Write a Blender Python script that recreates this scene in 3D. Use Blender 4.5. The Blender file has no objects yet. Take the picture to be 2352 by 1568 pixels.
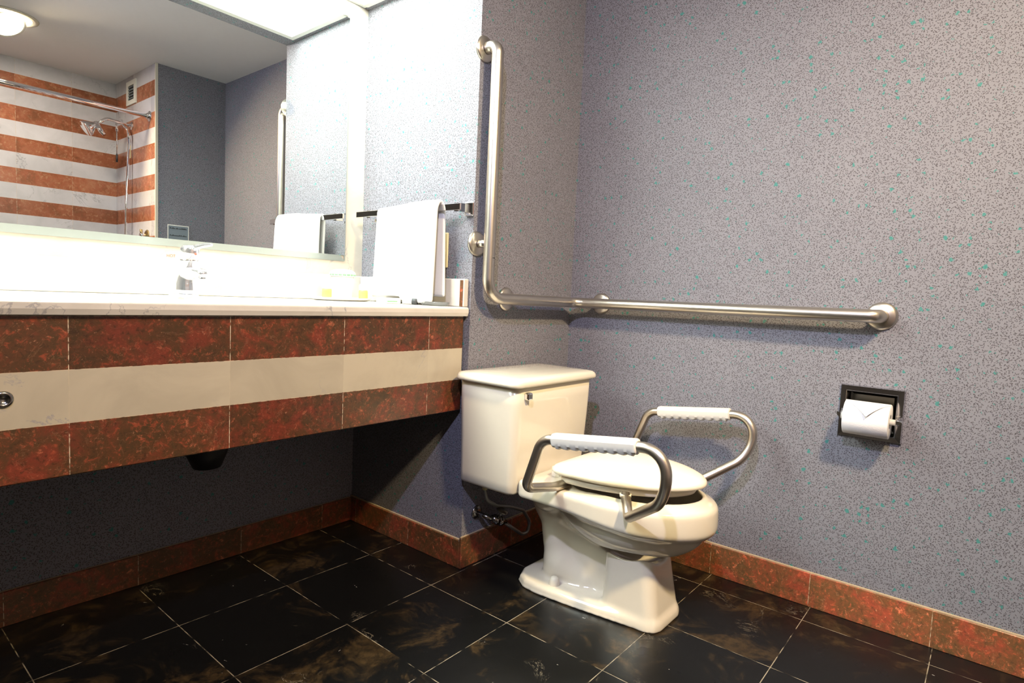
import bpy, bmesh, math, random
import numpy as np
from mathutils import Vector, Matrix

random.seed(7)
scene = bpy.context.scene
COL = scene.collection
PI = math.pi

# ------------------------------------------------------------------ camera
def make_camera():
    yaw, pitch, roll = math.radians(50.74361), math.radians(4.35653), math.radians(2.60735)
    cy, sy, cp, sp = math.cos(yaw), math.sin(yaw), math.cos(pitch), math.sin(pitch)
    fwd = Vector((sy*cp, cy*cp, -sp)); right = Vector((cy, -sy, 0)); up = right.cross(fwd)
    cr, sr = math.cos(roll), math.sin(roll)
    r2 = right*cr + up*sr; u2 = up*cr - right*sr
    cam = bpy.data.cameras.new('camera'); ob = bpy.data.objects.new('camera', cam); COL.objects.link(ob)
    m = Matrix((r2, u2, -fwd)).transposed().to_4x4(); m.translation = Vector((0, 0, .9))
    ob.matrix_world = m
    cam.sensor_width = 36; cam.lens = 1369.73/2352*36; cam.clip_start = .02
    scene.camera = ob
make_camera()

# ------------------------------------------------------------------ world, exposure, lamps
w = bpy.data.worlds.new('world'); scene.world = w; w.use_nodes = True
w.node_tree.nodes['Background'].inputs[0].default_value = (.5, .55, .7, 1)
w.node_tree.nodes['Background'].inputs[1].default_value = 0.0
scene.view_settings.view_transform = 'Standard'
scene.view_settings.look = 'None'
scene.view_settings.exposure = -0.12
scene.view_settings.gamma = 1.0
scene.view_settings.use_curve_mapping = False
scene.cycles.max_bounces = 10
scene.cycles.diffuse_bounces = 2
scene.cycles.glossy_bounces = 6
scene.cycles.sample_clamp_indirect = 6.0

def lamp(name, kind, loc, energy, color, size=.1, rot=(0, 0, 0), **kw):
    l = bpy.data.lights.new(name, kind); l.energy = energy; l.color = color
    if kind == 'AREA': l.shape = 'DISK'; l.size = size
    else: l.shadow_soft_size = size
    for k, v in kw.items(): setattr(l, k, v)
    o = bpy.data.objects.new(name, l); o.location = loc; o.rotation_euler = rot; COL.objects.link(o)
    return o

WARM = (1.0, .76, .42)
COOL = (.70, .70, 1.0)
lamp('shower_downlight_lamp', 'AREA', (.79, -.438, 2.2505), 24, (1.0, .86, .72), .20)
GD = Vector((-.62, -1.15, 1.75)).normalized()      # added tilted beam at the downlight, lights the toilet and spares the tiles
lamp('added_toilet_beam', 'AREA', (.79, -.438, 2.212), 36, WARM, .15, GD.to_track_quat('Z', 'Y').to_euler(), spread=math.radians(125))
SC = Vector((-.15, .12, 2.08))                # added unseen cool lamp, stands in for a light at the camera
SD = Vector((1, .38, -.70)).normalized()
lamp('added_cool_lamp', 'AREA', SC, 16.5, COOL, .055, (-SD).to_track_quat('Z', 'Y').to_euler(), spread=math.radians(120))
LIGHT_PANEL = 27.0

# ------------------------------------------------------------------ dimensions (metres)
MP = 1.883                                      # front of the marble panel that carries the mirror
XS, XR, YT, YM = 1.388, 1.957, 1.312, 1.91      # stub wall, right wall, wall behind tank, mirror wall
ZC = 2.255                                      # ceiling
YO, XA, YB = -.473, 1.522, -1.188                # wall opposite the mirror, shower side wall, shower back wall
XL = -1.1                                       # left end of the room
ZS = 1.917                                       # underside of the light soffit

# ------------------------------------------------------------------ node helpers
class NT:
    def __init__(s, name):
        s.m = bpy.data.materials.new(name); s.m.use_nodes = True
        s.t = s.m.node_tree; s.n = s.t.nodes; s.b = s.n['Principled BSDF']
    def link(s, a, b): s.t.links.new(a, b)
    def put(s, sock, v):
        if v is None: return
        if hasattr(v, 'is_output'): s.link(v, sock)
        elif isinstance(v, (tuple, list)) and len(v) == 3 and sock.type == 'RGBA': sock.default_value = (*v, 1)
        else: sock.default_value = v
    def math(s, op, a, b=None, c=None, clamp=False):
        n = s.n.new('ShaderNodeMath'); n.operation = op; n.use_clamp = clamp
        s.put(n.inputs[0], a); s.put(n.inputs[1], b)
        if c is not None: s.put(n.inputs[2], c)
        return n.outputs[0]
    def pos(s): return s.n.new('ShaderNodeNewGeometry').outputs['Position']
    def sep(s, v):
        n = s.n.new('ShaderNodeSeparateXYZ'); s.link(v, n.inputs[0]); return n.outputs
    def comb(s, x, y, z=0.0):
        n = s.n.new('ShaderNodeCombineXYZ')
        for i, v in enumerate((x, y, z)): s.put(n.inputs[i], v)
        return n.outputs[0]
    def vmath(s, op, a, b=None, scale=None):
        n = s.n.new('ShaderNodeVectorMath'); n.operation = op; s.put(n.inputs[0], a); s.put(n.inputs[1], b)
        if scale is not None: s.put(n.inputs['Scale'], scale)
        return n.outputs[0]
    def noise(s, v, scale, detail=2, rough=.5, dist=0, w=None):
        n = s.n.new('ShaderNodeTexNoise')
        s.put(n.inputs['Vector'], v); n.inputs['Scale'].default_value = scale
        n.inputs['Detail'].default_value = detail; n.inputs['Roughness'].default_value = rough
        n.inputs['Distortion'].default_value = dist
        return n.outputs['Fac']
    def ramp(s, f, stops, interp='LINEAR'):
        n = s.n.new('ShaderNodeValToRGB'); s.link(f, n.inputs[0]); r = n.color_ramp; r.interpolation = interp
        while len(r.elements) > 1: r.elements.remove(r.elements[-1])
        for i, (p, c) in enumerate(stops):
            e = r.elements[0] if i == 0 else r.elements.new(p)
            e.position = p; e.color = (*c, 1) if isinstance(c, tuple) else (c, c, c, 1)
        return n.outputs[0]
    def mix(s, f, a, b):
        n = s.n.new('ShaderNodeMix'); n.data_type = 'RGBA'
        s.put(n.inputs[0], f); s.put(n.inputs[6], a); s.put(n.inputs[7], b)
        return n.outputs[2]
    def white(s, v):
        n = s.n.new('ShaderNodeTexWhiteNoise'); n.noise_dimensions = '3D'; s.put(n.inputs['Vector'], v)
        return n.outputs
    def smooth(s, x, a, b):
        n = s.n.new('ShaderNodeMapRange'); n.interpolation_type = 'SMOOTHSTEP'
        s.put(n.inputs['Value'], x); n.inputs['From Min'].default_value = a; n.inputs['From Max'].default_value = b
        return n.outputs[0]
    def bump(s, h, strength=.2, dist=.001):
        n = s.n.new('ShaderNodeBump'); n.inputs['Strength'].default_value = strength; n.inputs['Distance'].default_value = dist
        s.link(h, n.inputs['Height']); s.link(n.outputs[0], s.b.inputs['Normal'])
    def set(s, **k):
        for a, v in k.items(): s.put(s.b.inputs[a.replace('_', ' ')], v)
        return s.m

def simple(name, color, rough=.5, metal=0.0, **k):
    t = NT(name)
    p = t.pos(); n = t.noise(p, 60, 3)
    c = t.mix(t.math('MULTIPLY', n, .12), color, tuple(x*.75 for x in color))
    return t.set(Base_Color=c, Roughness=rough, Metallic=metal, **k)

def wallpaper(flat=False):
    t = NT('speckled_wallpaper')
    x, y, z = t.sep(t.pos())
    u = t.math('ADD', x, y)
    P = t.comb(x, y, 0.0) if flat else t.comb(u, z, 0.0)
    base = t.mix(t.noise(P, 5, 2), (.192, .192, .222), (.224, .222, .250))
    col = base
    def strokes(col, scale, off, colr, hw, hl, prob):
        v = t.n.new('ShaderNodeTexVoronoi'); v.voronoi_dimensions = '2D'; v.feature = 'F1'
        Q = t.vmath('ADD', P, (off, off*.7, 0))
        t.link(Q, v.inputs['Vector']); v.inputs['Scale'].default_value = scale; v.inputs['Randomness'].default_value = 1
        rel = t.vmath('SUBTRACT', Q, v.outputs['Position'])
        cr = t.sep(v.outputs['Color'])
        rot = t.n.new('ShaderNodeVectorRotate'); rot.rotation_type = 'Z_AXIS'
        t.link(rel, rot.inputs['Vector']); t.link(t.math('MULTIPLY', cr[0], 6.283), rot.inputs['Angle'])
        a, b, _ = t.sep(rot.outputs[0])
        b2 = t.math('ADD', b, t.math('MULTIPLY', t.math('MULTIPLY', a, a), t.math('MULTIPLY', t.math('SUBTRACT', cr[1], .5), 380)))
        m1 = t.math('LESS_THAN', t.math('ABSOLUTE', b2), hw)
        m2 = t.math('LESS_THAN', t.math('ABSOLUTE', a), hl)
        m3 = t.math('LESS_THAN', cr[2], prob)
        return t.mix(t.math('MULTIPLY', t.math('MULTIPLY', m1, m2), t.math('MULTIPLY', m3, .92)), col, colr)
    col = strokes(col, 172, 0, (.036, .029, .036), .00066, .0018, .62)
    col = strokes(col, 148, 3.3, (.048, .038, .040), .00066, .0021, .52)
    col = strokes(col, 190, 7.1, (.075, .068, .085), .00062, .0016, .4)
    # teal spots
    v = t.n.new('ShaderNodeTexVoronoi'); v.voronoi_dimensions = '2D'
    nz = t.n.new('ShaderNodeTexNoise'); t.link(P, nz.inputs['Vector']); nz.inputs['Scale'].default_value = 160
    Q = t.vmath('ADD', P, t.vmath('SCALE', nz.outputs['Color'], None, .016))
    t.link(Q, v.inputs['Vector']); v.inputs['Scale'].default_value = 52
    cr = t.sep(v.outputs['Color'])
    r = t.math('MULTIPLY', t.math('POWER', cr[1], 5), .22)
    m = t.math('MULTIPLY', t.math('LESS_THAN', v.outputs['Distance'], t.math('ADD', r, .05)), t.math('LESS_THAN', cr[0], .55))
    col = t.mix(t.math('MULTIPLY', m, .85), col, (.035, .22, .20))
    m = t.set(Base_Color=col, Roughness=.62)
    t.b.inputs['Specular IOR Level'].default_value = .3
    return m

def red_marble_color(t, P, dark=1.0, vivid=0.0):
    big = t.noise(P, 14, 5, .65, .6)
    mid = t.noise(t.vmath('ADD', P, (3, 1, 7)), 42, 6, .7, .4)
    fine = t.noise(t.vmath('ADD', P, (9, 4, 2)), 130, 4, .7)
    def k(c): return tuple(v*dark for v in c)
    if vivid:
        c = t.ramp(big, [(.3, (.20, .075, .03)), (.5, (.32, .095, .042)), (.7, (.38, .15, .075))])
        c = t.mix(t.smooth(mid, .5, .72), c, (.46, .24, .13))
        c = t.mix(t.math('MULTIPLY', t.smooth(mid, .45, .28), .6), c, (.20, .08, .03))
    else:
        c = t.ramp(big, [(.36, k((.080, .045, .018))), (.50, k((.12, .048, .020))), (.62, k((.19, .042, .021))), (.75, k((.26, .050, .026)))])
        mid2 = t.noise(t.vmath('ADD', P, (3, 1, 7)), 70, 6, .75, .5)
        c = t.mix(t.math('MULTIPLY', t.smooth(mid2, .53, .66), .8), c, k((.36, .075, .034)))
        c = t.mix(t.math('MULTIPLY', t.smooth(mid, .60, .68), .8), c, k((.50, .145, .070)))
        c = t.mix(t.math('MULTIPLY', t.smooth(mid2, .47, .36), .7), c, k((.055, .028, .014)))
    c = t.mix(t.math('MULTIPLY', t.smooth(fine, .62, .74), .5), c, k((.75, .36, .2)))
    vv = t.noise(P, 9, 6, .6, 1.5)
    vein = t.smooth(t.math('ABSOLUTE', t.math('SUBTRACT', vv, .5)), .006, .0)
    c = t.mix(t.math('MULTIPLY', vein, .18), c, k((.6, .30, .16)))
    return c

def white_marble_color(t, P, base=(.74, .67, .60), vein=(.30, .29, .30)):
    cl = t.noise(P, 5, 5, .6, .8)
    c = t.mix(t.smooth(cl, .35, .7), base, tuple(v*.86 for v in base))
    vv = t.noise(t.vmath('ADD', P, (4, 8, 1)), 3.2, 7, .6, 1.2)
    ve = t.smooth(t.math('ABSOLUTE', t.math('SUBTRACT', vv, .5)), .010, .0)
    gate = t.smooth(t.noise(t.vmath('ADD', P, (1, 3, 2)), 4, 2), .50, .62)
    c = t.mix(t.math('MULTIPLY', t.math('MULTIPLY', ve, gate), .75), c, vein)
    return c

def stripe_tiles(name, z0, rh, red_parity, u0, tw, dark=1.0, vivid=0.0, rough=.25, wbase=(.74, .67, .60), only=None, grout=(.60, .48, .32), rows=True):
    t = NT(name)
    p = t.pos(); x, y, z = t.sep(p)
    u = t.math('ADD', x, y)
    fz = t.math('DIVIDE', t.math('SUBTRACT', z, z0), rh); iz = t.math('FLOOR', fz); rz = t.math('SUBTRACT', fz, iz)
    fu = t.math('DIVIDE', t.math('SUBTRACT', u, u0), tw); iu = t.math('FLOOR', fu); ru = t.math('SUBTRACT', fu, iu)
    rnd = t.white(t.comb(iu, iz if rows else 0.0, 3.0))
    P = t.vmath('ADD', p, t.vmath('SCALE', rnd['Color'], None, 9.0))
    red = red_marble_color(t, P, dark, vivid)
    tint = t.math('ADD', .78, t.math('MULTIPLY', rnd['Value'], .42))
    red = t.vmath('SCALE', red, None, tint)
    wh = white_marble_color(t, P, wbase)
    wh = t.vmath('SCALE', wh, None, t.math('ADD', .88, t.math('MULTIPLY', rnd['Value'], .14)))
    if only == 'red': col = red
    elif only == 'white': col = wh
    else:
        par = t.math('MODULO', t.math('ADD', t.math('ABSOLUTE', iz), red_parity), 2.0)
        col = t.mix(t.math('LESS_THAN', par, .5), wh, red)
    du = t.math('MINIMUM', ru, t.math('SUBTRACT', 1.0, ru)); du = t.math('MULTIPLY', du, tw)
    g = t.math('LESS_THAN', du, .0008)
    if not only: g = t.math('MULTIPLY', g, t.math('ADD', .25, t.math('MULTIPLY', t.math('GREATER_THAN', t.math('MODULO', t.math('ADD', t.math('ABSOLUTE', iz), red_parity), 2.0), -1.0 if vivid else .5) if vivid else t.math('LESS_THAN', t.math('MODULO', t.math('ADD', t.math('ABSOLUTE', iz), red_parity), 2.0), .5), .7)))
    if rows:
        dz = t.math('MULTIPLY', t.math('MINIMUM', rz, t.math('SUBTRACT', 1.0, rz)), rh)
        g = t.math('MAXIMUM', g, t.math('LESS_THAN', dz, .0005))
    gn = t.smooth(t.noise(p, 90, 2), .35, .6)
    if only == 'white': gn = t.math('MULTIPLY', gn, .4)
    col = t.mix(t.math('MULTIPLY', g, gn), col, grout)
    return t.set(Base_Color=col, Roughness=rough)

def floor_mat():
    t = NT('black_marble_floor_tiles')
    p = t.pos(); x, y, z = t.sep(p); T = .305
    fx = t.math('DIVIDE', t.math('SUBTRACT', x, .02), T); ix = t.math('FLOOR', fx); rx = t.math('SUBTRACT', fx, ix)
    fy = t.math('DIVIDE', t.math('SUBTRACT', y, .072), T); iy = t.math('FLOOR', fy); ry = t.math('SUBTRACT', fy, iy)
    rnd = t.white(t.comb(ix, iy, 5.0))
    P = t.vmath('ADD', p, t.vmath('SCALE', rnd['Color'], None, 9.0))
    black = (.0045, .0045, .0045)
    cl = t.noise(P, 6.5, 8, .68, .9)
    amt = t.math('ADD', .46, t.math('MULTIPLY', rnd['Value'], .12))
    cm = t.smooth(t.math('SUBTRACT', cl, amt), 0.0, .16)
    gr = t.smooth(t.noise(t.vmath('ADD', P, (6, 2, 8)), 55, 6, .75), .36, .62)
    c = t.mix(t.math('MULTIPLY', cm, t.math('ADD', .35, t.math('MULTIPLY', gr, .6))), black, t.mix(t.noise(P, 40, 5, .7), (.018, .010, .004), (.085, .055, .024)))
    vv = t.noise(t.vmath('ADD', P, (2, 5, 1)), 7, 7, .65, 1.8)
    ve = t.smooth(t.math('ABSOLUTE', t.math('SUBTRACT', vv, .5)), .007, .0)
    gate = t.smooth(t.noise(t.vmath('ADD', P, (7, 3, 2)), 5, 3), .60, .68)
    c = t.mix(t.math('MULTIPLY', t.math('MULTIPLY', ve, gate), .7), c, (.34, .29, .21))
    fl = t.noise(t.vmath('ADD', P, (1, 9, 2)), 34, 3, .6, 1.0)
    c = t.mix(t.math('MULTIPLY', t.smooth(fl, .735, .75), .7), c, (.4, .38, .34))
    d = t.math('MULTIPLY', t.math('MINIMUM', t.math('MINIMUM', rx, t.math('SUBTRACT', 1.0, rx)), t.math('MINIMUM', ry, t.math('SUBTRACT', 1.0, ry))), T)
    g = t.math('MULTIPLY', t.math('LESS_THAN', d, .0011), t.smooth(t.noise(p, 22, 3), .38, .6))
    c = t.mix(t.math('MULTIPLY', g, .9), c, (.33, .28, .2))
    m = t.set(Base_Color=c, Roughness=t.math('ADD', .20, t.math('MULTIPLY', t.noise(p, 9, 4), .22)))
    t.b.inputs['Specular IOR Level'].default_value = .35
    return m

def plain_white_marble(name, scale_off, base=(.74, .67, .60), joints=None):
    t = NT(name); p = t.pos()
    c = white_marble_color(t, t.vmath('ADD', p, scale_off), base)
    return t.set(Base_Color=c, Roughness=.18)

def brushed(name='brushed_steel', col=(.62, .57, .50), rough=.28):
    t = NT(name); p = t.pos()
    n = t.noise(t.vmath('MULTIPLY', p, (1, 1, 1)), 400, 2)
    return t.set(Base_Color=col, Metallic=1.0, Roughness=t.math('ADD', rough, t.math('MULTIPLY', n, .08)))

def emissive(name, col, strength):
    t = NT(name)
    return t.set(Base_Color=col, Emission_Color=col, Emission_Strength=strength, Roughness=.5)

def terry():
    t = NT('white_terry_cloth'); p = t.pos()
    n = t.noise(p, 700, 3, .7)
    m = t.set(Base_Color=(.86, .84, .82), Roughness=.95)
    t.b.inputs['Sheen Weight'].default_value = .3
    t.bump(n, .8, .002)
    return m

def paper():
    t = NT('toilet_paper'); p = t.pos()
    v = t.n.new('ShaderNodeTexVoronoi'); t.link(p, v.inputs['Vector']); v.inputs['Scale'].default_value = 320
    m = t.set(Base_Color=(.84, .82, .83), Roughness=.9)
    t.bump(v.outputs['Distance'], .5, .0006)
    return m

M = {}
M['wallpaper'] = wallpaper()
M['wallpaper_flat'] = wallpaper(True)
M['floor'] = floor_mat()
M['apron'] = stripe_tiles('striped_apron_tiles', .5255, .1003, 0, .331+1.33, .3, dark=.8, wbase=(.50, .44, .33))
M['shower'] = stripe_tiles('striped_shower_tiles', 2.255-.0975*24, .0975, 0, .965-1.188, .298, vivid=1, wbase=(.62, .60, .63))
M['base_red'] = stripe_tiles('red_baseboard_tiles', 0, .3, 0, .384+1.947, .305, dark=1.35, only='red', rows=False, rough=.3)
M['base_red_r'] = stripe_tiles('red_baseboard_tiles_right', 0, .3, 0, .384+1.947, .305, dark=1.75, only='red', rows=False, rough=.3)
M['base_red_b'] = stripe_tiles('red_baseboard_tiles_under_counter', 0, .3, 0, .33+1.90, .307, dark=1.35, only='red', rows=False, rough=.3)
M['splash'] = plain_white_marble('pale_counter_marble', (0, 0, 0), (.66, .62, .55))
M['panel'] = plain_white_marble('pale_wall_marble', (5, 2, 1), (.62, .56, .47))
M['caulk'] = simple('cream_caulk', (.48, .38, .25), .6)
M['ceiling'] = simple('ceiling_paint', (.78, .78, .80), .9)
M['bounce_dark'] = simple('dark_bounce_absorber', (.06, .045, .035), .5)  # unseen walls made dark to cut light bouncing under the counter
M['porcelain'] = simple('white_porcelain', (.72, .66, .54), .12)
M['porcelain'].node_tree.nodes['Principled BSDF'].inputs['Coat Weight'].default_value = .5
M['porcelain'].node_tree.nodes['Principled BSDF'].inputs['Coat Roughness'].default_value = .06
M['plastic'] = simple('white_seat_plastic', (.76, .70, .58), .28)
M['grip'] = simple('white_grip_plastic', (.66, .64, .60), .4)
M['steel'] = brushed()
M['rail_steel'] = brushed('satin_rail_steel', (.60, .54, .46), .30)
M['chrome'] = simple('polished_chrome', (.86, .86, .88), .05, 1.0)
M['shaded_chrome'] = simple('shaded_recess_chrome', (.10, .095, .085), .22, 1.0)  # chrome darkened, shade inside the recess put into its colour
M['frame_chrome'] = simple('holder_frame_chrome', (.62, .61, .64), .08, 1.0)
M['faucet_chrome'] = simple('bright_faucet_chrome', (.90, .90, .92), .10, .85)
M['mirror'] = simple('mirror_glass', (.90, .93, .92), 0.0, 1.0)
M['mirror'].node_tree.nodes['Principled BSDF'].inputs['Base Color'].default_value = (.90, .93, .92, 1)
M['bevel'] = simple('mirror_bevel', (.42, .46, .44), .35, .6)
M['white_paint'] = simple('white_enamel_frame', (.78, .78, .72), .4)
M['fascia'] = M['wallpaper']
M['panel_light'] = emissive('light_diffuser', (.93, 1.0, .91), LIGHT_PANEL)
M['bulb'] = emissive('lit_downlight_lens', (1.0, .86, .55), 9)
M['towel'] = terry()
M['paper'] = paper()
M['ivory'] = simple('ivory_plastic', (.72, .62, .34), .35)
M['black'] = simple('black_rubber', (.012, .012, .012), .5)
M['brass'] = simple('aged_brass', (.45, .34, .16), .3, 1.0)
M['hose'] = simple('grey_braided_hose', (.28, .28, .26), .35, .6)
M['valve'] = simple('dull_chrome_valve', (.30, .29, .27), .2, 1.0)
M['white'] = simple('white_china', (.85, .85, .82), .15)
M['yellow'] = simple('yellow_lotion', (.85, .72, .12), .25)
M['green_print'] = simple('green_print', (.18, .42, .20), .6)
M['red_print'] = simple('red_print', (.80, .16, .10), .6)
M['blue_print'] = simple('blue_print', (.25, .32, .75), .6)
M['grey_print'] = simple('dark_grey_print', (.04, .045, .05), .6)
M['sign'] = simple('frosted_sign_plate', (.20, .24, .27), .35)
M['cream_trim'] = simple('cream_edge_trim', (.62, .58, .48), .5)
t_ = NT('clear_glass'); M['glass'] = t_.set(Base_Color=(.95, .97, .96), Roughness=.03, Transmission_Weight=.9, IOR=1.3)

# ------------------------------------------------------------------ mesh helpers
def obj(name, bm, mat, parent=None, smooth=False):
    me = bpy.data.meshes.new(name)
    if smooth:
        for f in bm.faces: f.smooth = True
    bm.normal_update(); bm.to_mesh(me); bm.free()
    if smooth == 'auto':
        pass
    o = bpy.data.objects.new(name, me); COL.objects.link(o)
    if isinstance(mat, (list, tuple)):
        for m in mat: me.materials.append(M[m])
    else: me.materials.append(M[mat])
    if parent is not None:
        o.parent = parent; o.matrix_parent_inverse = Matrix.Translation(-parent.location)
    return o
def autosmooth(o, ang=40):
    me = o.data; a = math.radians(ang)
    bm = bmesh.new(); bm.from_mesh(me)
    for f in bm.faces: f.smooth = True
    for e in bm.edges:
        if len(e.link_faces) == 2 and e.calc_face_angle(0) > a: e.smooth = False
    bm.to_mesh(me); bm.free(); return o
def thing(name, label, cat, loc, group=None):
    o = bpy.data.objects.new(name, None); o.location = loc; o.empty_display_size = .05; COL.objects.link(o)
    o['label'] = label; o['category'] = cat
    if group: o['group'] = group
    return o
def tag(o, label, cat, group=None):
    o['label'] = label; o['category'] = cat
    if group: o['group'] = group
    return o
def struct(name, bm, mat, parent=None, kind=True):
    o = obj(name, bm, mat, parent)
    if parent is None: o['kind'] = 'structure'
    return o
def box(bm, a, b, mi=0):
    (x0, y0, z0), (x1, y1, z1) = a, b
    v = [bm.verts.new(c) for c in ((x0, y0, z0), (x1, y0, z0), (x1, y1, z0), (x0, y1, z0), (x0, y0, z1), (x1, y0, z1), (x1, y1, z1), (x0, y1, z1))]
    fs = []
    for q in ((0, 3, 2, 1), (4, 5, 6, 7), (0, 1, 5, 4), (1, 2, 6, 5), (2, 3, 7, 6), (3, 0, 4, 7)):
        f = bm.faces.new([v[i] for i in q]); f.material_index = mi; fs.append(f)
    return v, fs
def boxes(*ab):
    bm = bmesh.new()
    for a, b in ab: box(bm, a, b)
    return bm
def bevel(bm, r, seg=3, edges=None):
    bmesh.ops.bevel(bm, geom=list(edges or bm.edges), offset=r, segments=seg, profile=.5, affect='EDGES', clamp_overlap=True)
    return bm
def rbox(a, b, r, seg=3):
    return bevel(boxes((a, b)), r, seg)
def frame_at(d, ref=None):
    d = d.normalized(); ref = ref or (Vector((0, 0, 1)) if abs(d.z) < .9 else Vector((1, 0, 0)))
    s = d.cross(ref).normalized(); u = s.cross(d).normalized(); return s, u
def tube(bm, pts, r, n=20, caps=True, sx=1, sy=1, ref=None):
    pts = [Vector(p) for p in pts]; rs = r if isinstance(r, (list, tuple)) else [r]*len(pts)
    rings = []; prev = None
    for i, p in enumerate(pts):
        if i == 0: d = pts[1]-p
        elif i == len(pts)-1: d = p-pts[-2]
        else: d = (pts[i+1]-p).normalized() + (p-pts[i-1]).normalized()
        d.normalize()
        if prev is None: s, u = frame_at(d, ref)
        else:
            s = prev - d*prev.dot(d); s.normalize(); u = s.cross(d); u.normalize()
        prev = s
        rings.append([bm.verts.new(p + s*(math.cos(2*PI*k/n)*rs[i]*sx) + u*(math.sin(2*PI*k/n)*rs[i]*sy)) for k in range(n)])
    for a, b in zip(rings, rings[1:]):
        for k in range(n):
            f = bm.faces.new((a[k], a[(k+1) % n], b[(k+1) % n], b[k])); f.smooth = True
    if caps:
        bm.faces.new(rings[0][::-1]); bm.faces.new(rings[-1])
    return rings
def rounded_path(pts, rad, seg=10):
    """polyline with rounded corners"""
    pts = [Vector(p) for p in pts]; rr = rad if isinstance(rad, (list, tuple)) else [rad]*len(pts)
    out = [pts[0]]
    for i in range(1, len(pts)-1):
        a, b, c = pts[i-1], pts[i], pts[i+1]
        d1 = (a-b).normalized(); d2 = (c-b).normalized()
        ang = d1.angle(d2); t = rr[i]/math.tan(ang/2)
        t = min(t, (a-b).length*.49, (c-b).length*.49)
        p1 = b+d1*t; p2 = b+d2*t
        for k in range(seg+1):
            s = k/seg
            # cubic approximating an arc
            h = .55
            q1 = p1.lerp(b, h); q2 = p2.lerp(b, h)
            out.append(p1*(1-s)**3 + q1*3*s*(1-s)**2 + q2*3*s*s*(1-s) + p2*s**3)
    out.append(pts[-1]); return out
def lathe(bm, prof, centre, axis=(0, 0, 1), n=40, mi=0):
    """prof: list of (radius, height along axis)"""
    c = Vector(centre); d = Vector(axis).normalized(); s, u = frame_at(d)
    rings = []
    for r, h in prof:
        if r < 1e-6: rings.append([bm.verts.new(c+d*h)])
        else: rings.append([bm.verts.new(c+d*h+s*(math.cos(2*PI*k/n)*r)+u*(math.sin(2*PI*k/n)*r)) for k in range(n)])
    for a, b in zip(rings, rings[1:]):
        for k in range(n):
            k2 = (k+1) % n
            if len(a) == 1 and len(b) == 1: continue
            if len(a) == 1: f = bm.faces.new((a[0], b[k2], b[k]))
            elif len(b) == 1: f = bm.faces.new((a[k], a[k2], b[0]))
            else: f = bm.faces.new((a[k], a[k2], b[k2], b[k]))
            f.smooth = True; f.material_index = mi
    return bm
def loft(bm, rings, closed=True, cap=True, smooth=True):
    R = [[bm.verts.new(p) for p in r] for r in rings]; n = len(R[0])
    for a, b in zip(R, R[1:]):
        for k in range(n if closed else n-1):
            f = bm.faces.new((a[k], a[(k+1) % n], b[(k+1) % n], b[k])); f.smooth = smooth
    if cap:
        f = bm.faces.new(R[0][::-1]); f.smooth = smooth; f = bm.faces.new(R[-1]); f.smooth = smooth
    return R

# ------------------------------------------------------------------ the setting
TH = .08
def slab(name, a, b, mat): return struct(name, boxes((a, b)), mat)
slab('floor', (XL-TH, YB-TH, -.06), (XR+TH, YM+TH, 0), 'floor')
slab('ceiling', (XL-TH, YB-TH, ZC), (XR+TH, YM+TH, ZC+.06), 'ceiling')
hy0, hy1, hz0, hz1 = .2075, .3275, .5575, .6695     # hole for the recessed paper holder
struct('wall_right', boxes(((XR, YO, 0), (XR+TH, hy0, ZC)), ((XR, hy1, 0), (XR+TH, YT, ZC)), ((XR, hy0, 0), (XR+TH, hy1, hz0)), ((XR, hy0, hz1), (XR+TH, hy1, ZC))), 'wallpaper')
slab('wall_behind_tank', (XS+.04, YT, 0), (XR+TH, YM+TH, ZC), 'wallpaper')
slab('wall_stub', (XS, YT, 0), (XS+.04, YM, ZC), 'wallpaper')
slab('wall_mirror_side', (XL, YM, 0), (XS+.04, YM+TH, ZC), 'wallpaper')
slab('wall_left', (XL-TH, YO, 0), (XL, YM+TH, ZC), 'bounce_dark')
slab('wall_opposite', (XA+.008, YB-TH, 0), (XR+TH, YO, ZC), 'wallpaper')
slab('wall_opposite_left', (XL-TH, YB-TH, 0), (-.02, YO, ZC), 'bounce_dark')
slab('wall_shower_side', (XA, YB, 0), (XA+.0075, YO-.004, ZC), 'shower')
slab('wall_shower_back', (-.02, YB-TH, 0), (XA+.0075, YB, ZC), 'shower')
slab('wall_shower_end', (-.02, YB, 0), (-.012, YO-.004, ZC), 'shower')
slab('trim_1', (XA-.003, YO-.008, 0), (XA+.012, YO+.002, ZC), 'cream_trim')
# pale marble panel round the mirror
slab('trim_2', (XL, MP, .8585), (XS, YM, ZS), 'panel')
# light soffit over the counter, open where the diffuser lies
bm = boxes(((XL, YT, ZS), (XS, YT+.075, ZC)), ((XL, YT+.075, ZS+.04), (XS, YM, ZC)), ((1.372, YT+.075, ZS), (XS, YM, ZS+.04)))
for f in bm.faces:
    f.normal_update()
    if abs(f.normal.z) > .5: f.material_index = 1
struct('ceiling_soffit', bm, ['wallpaper', 'wallpaper_flat'])
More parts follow.
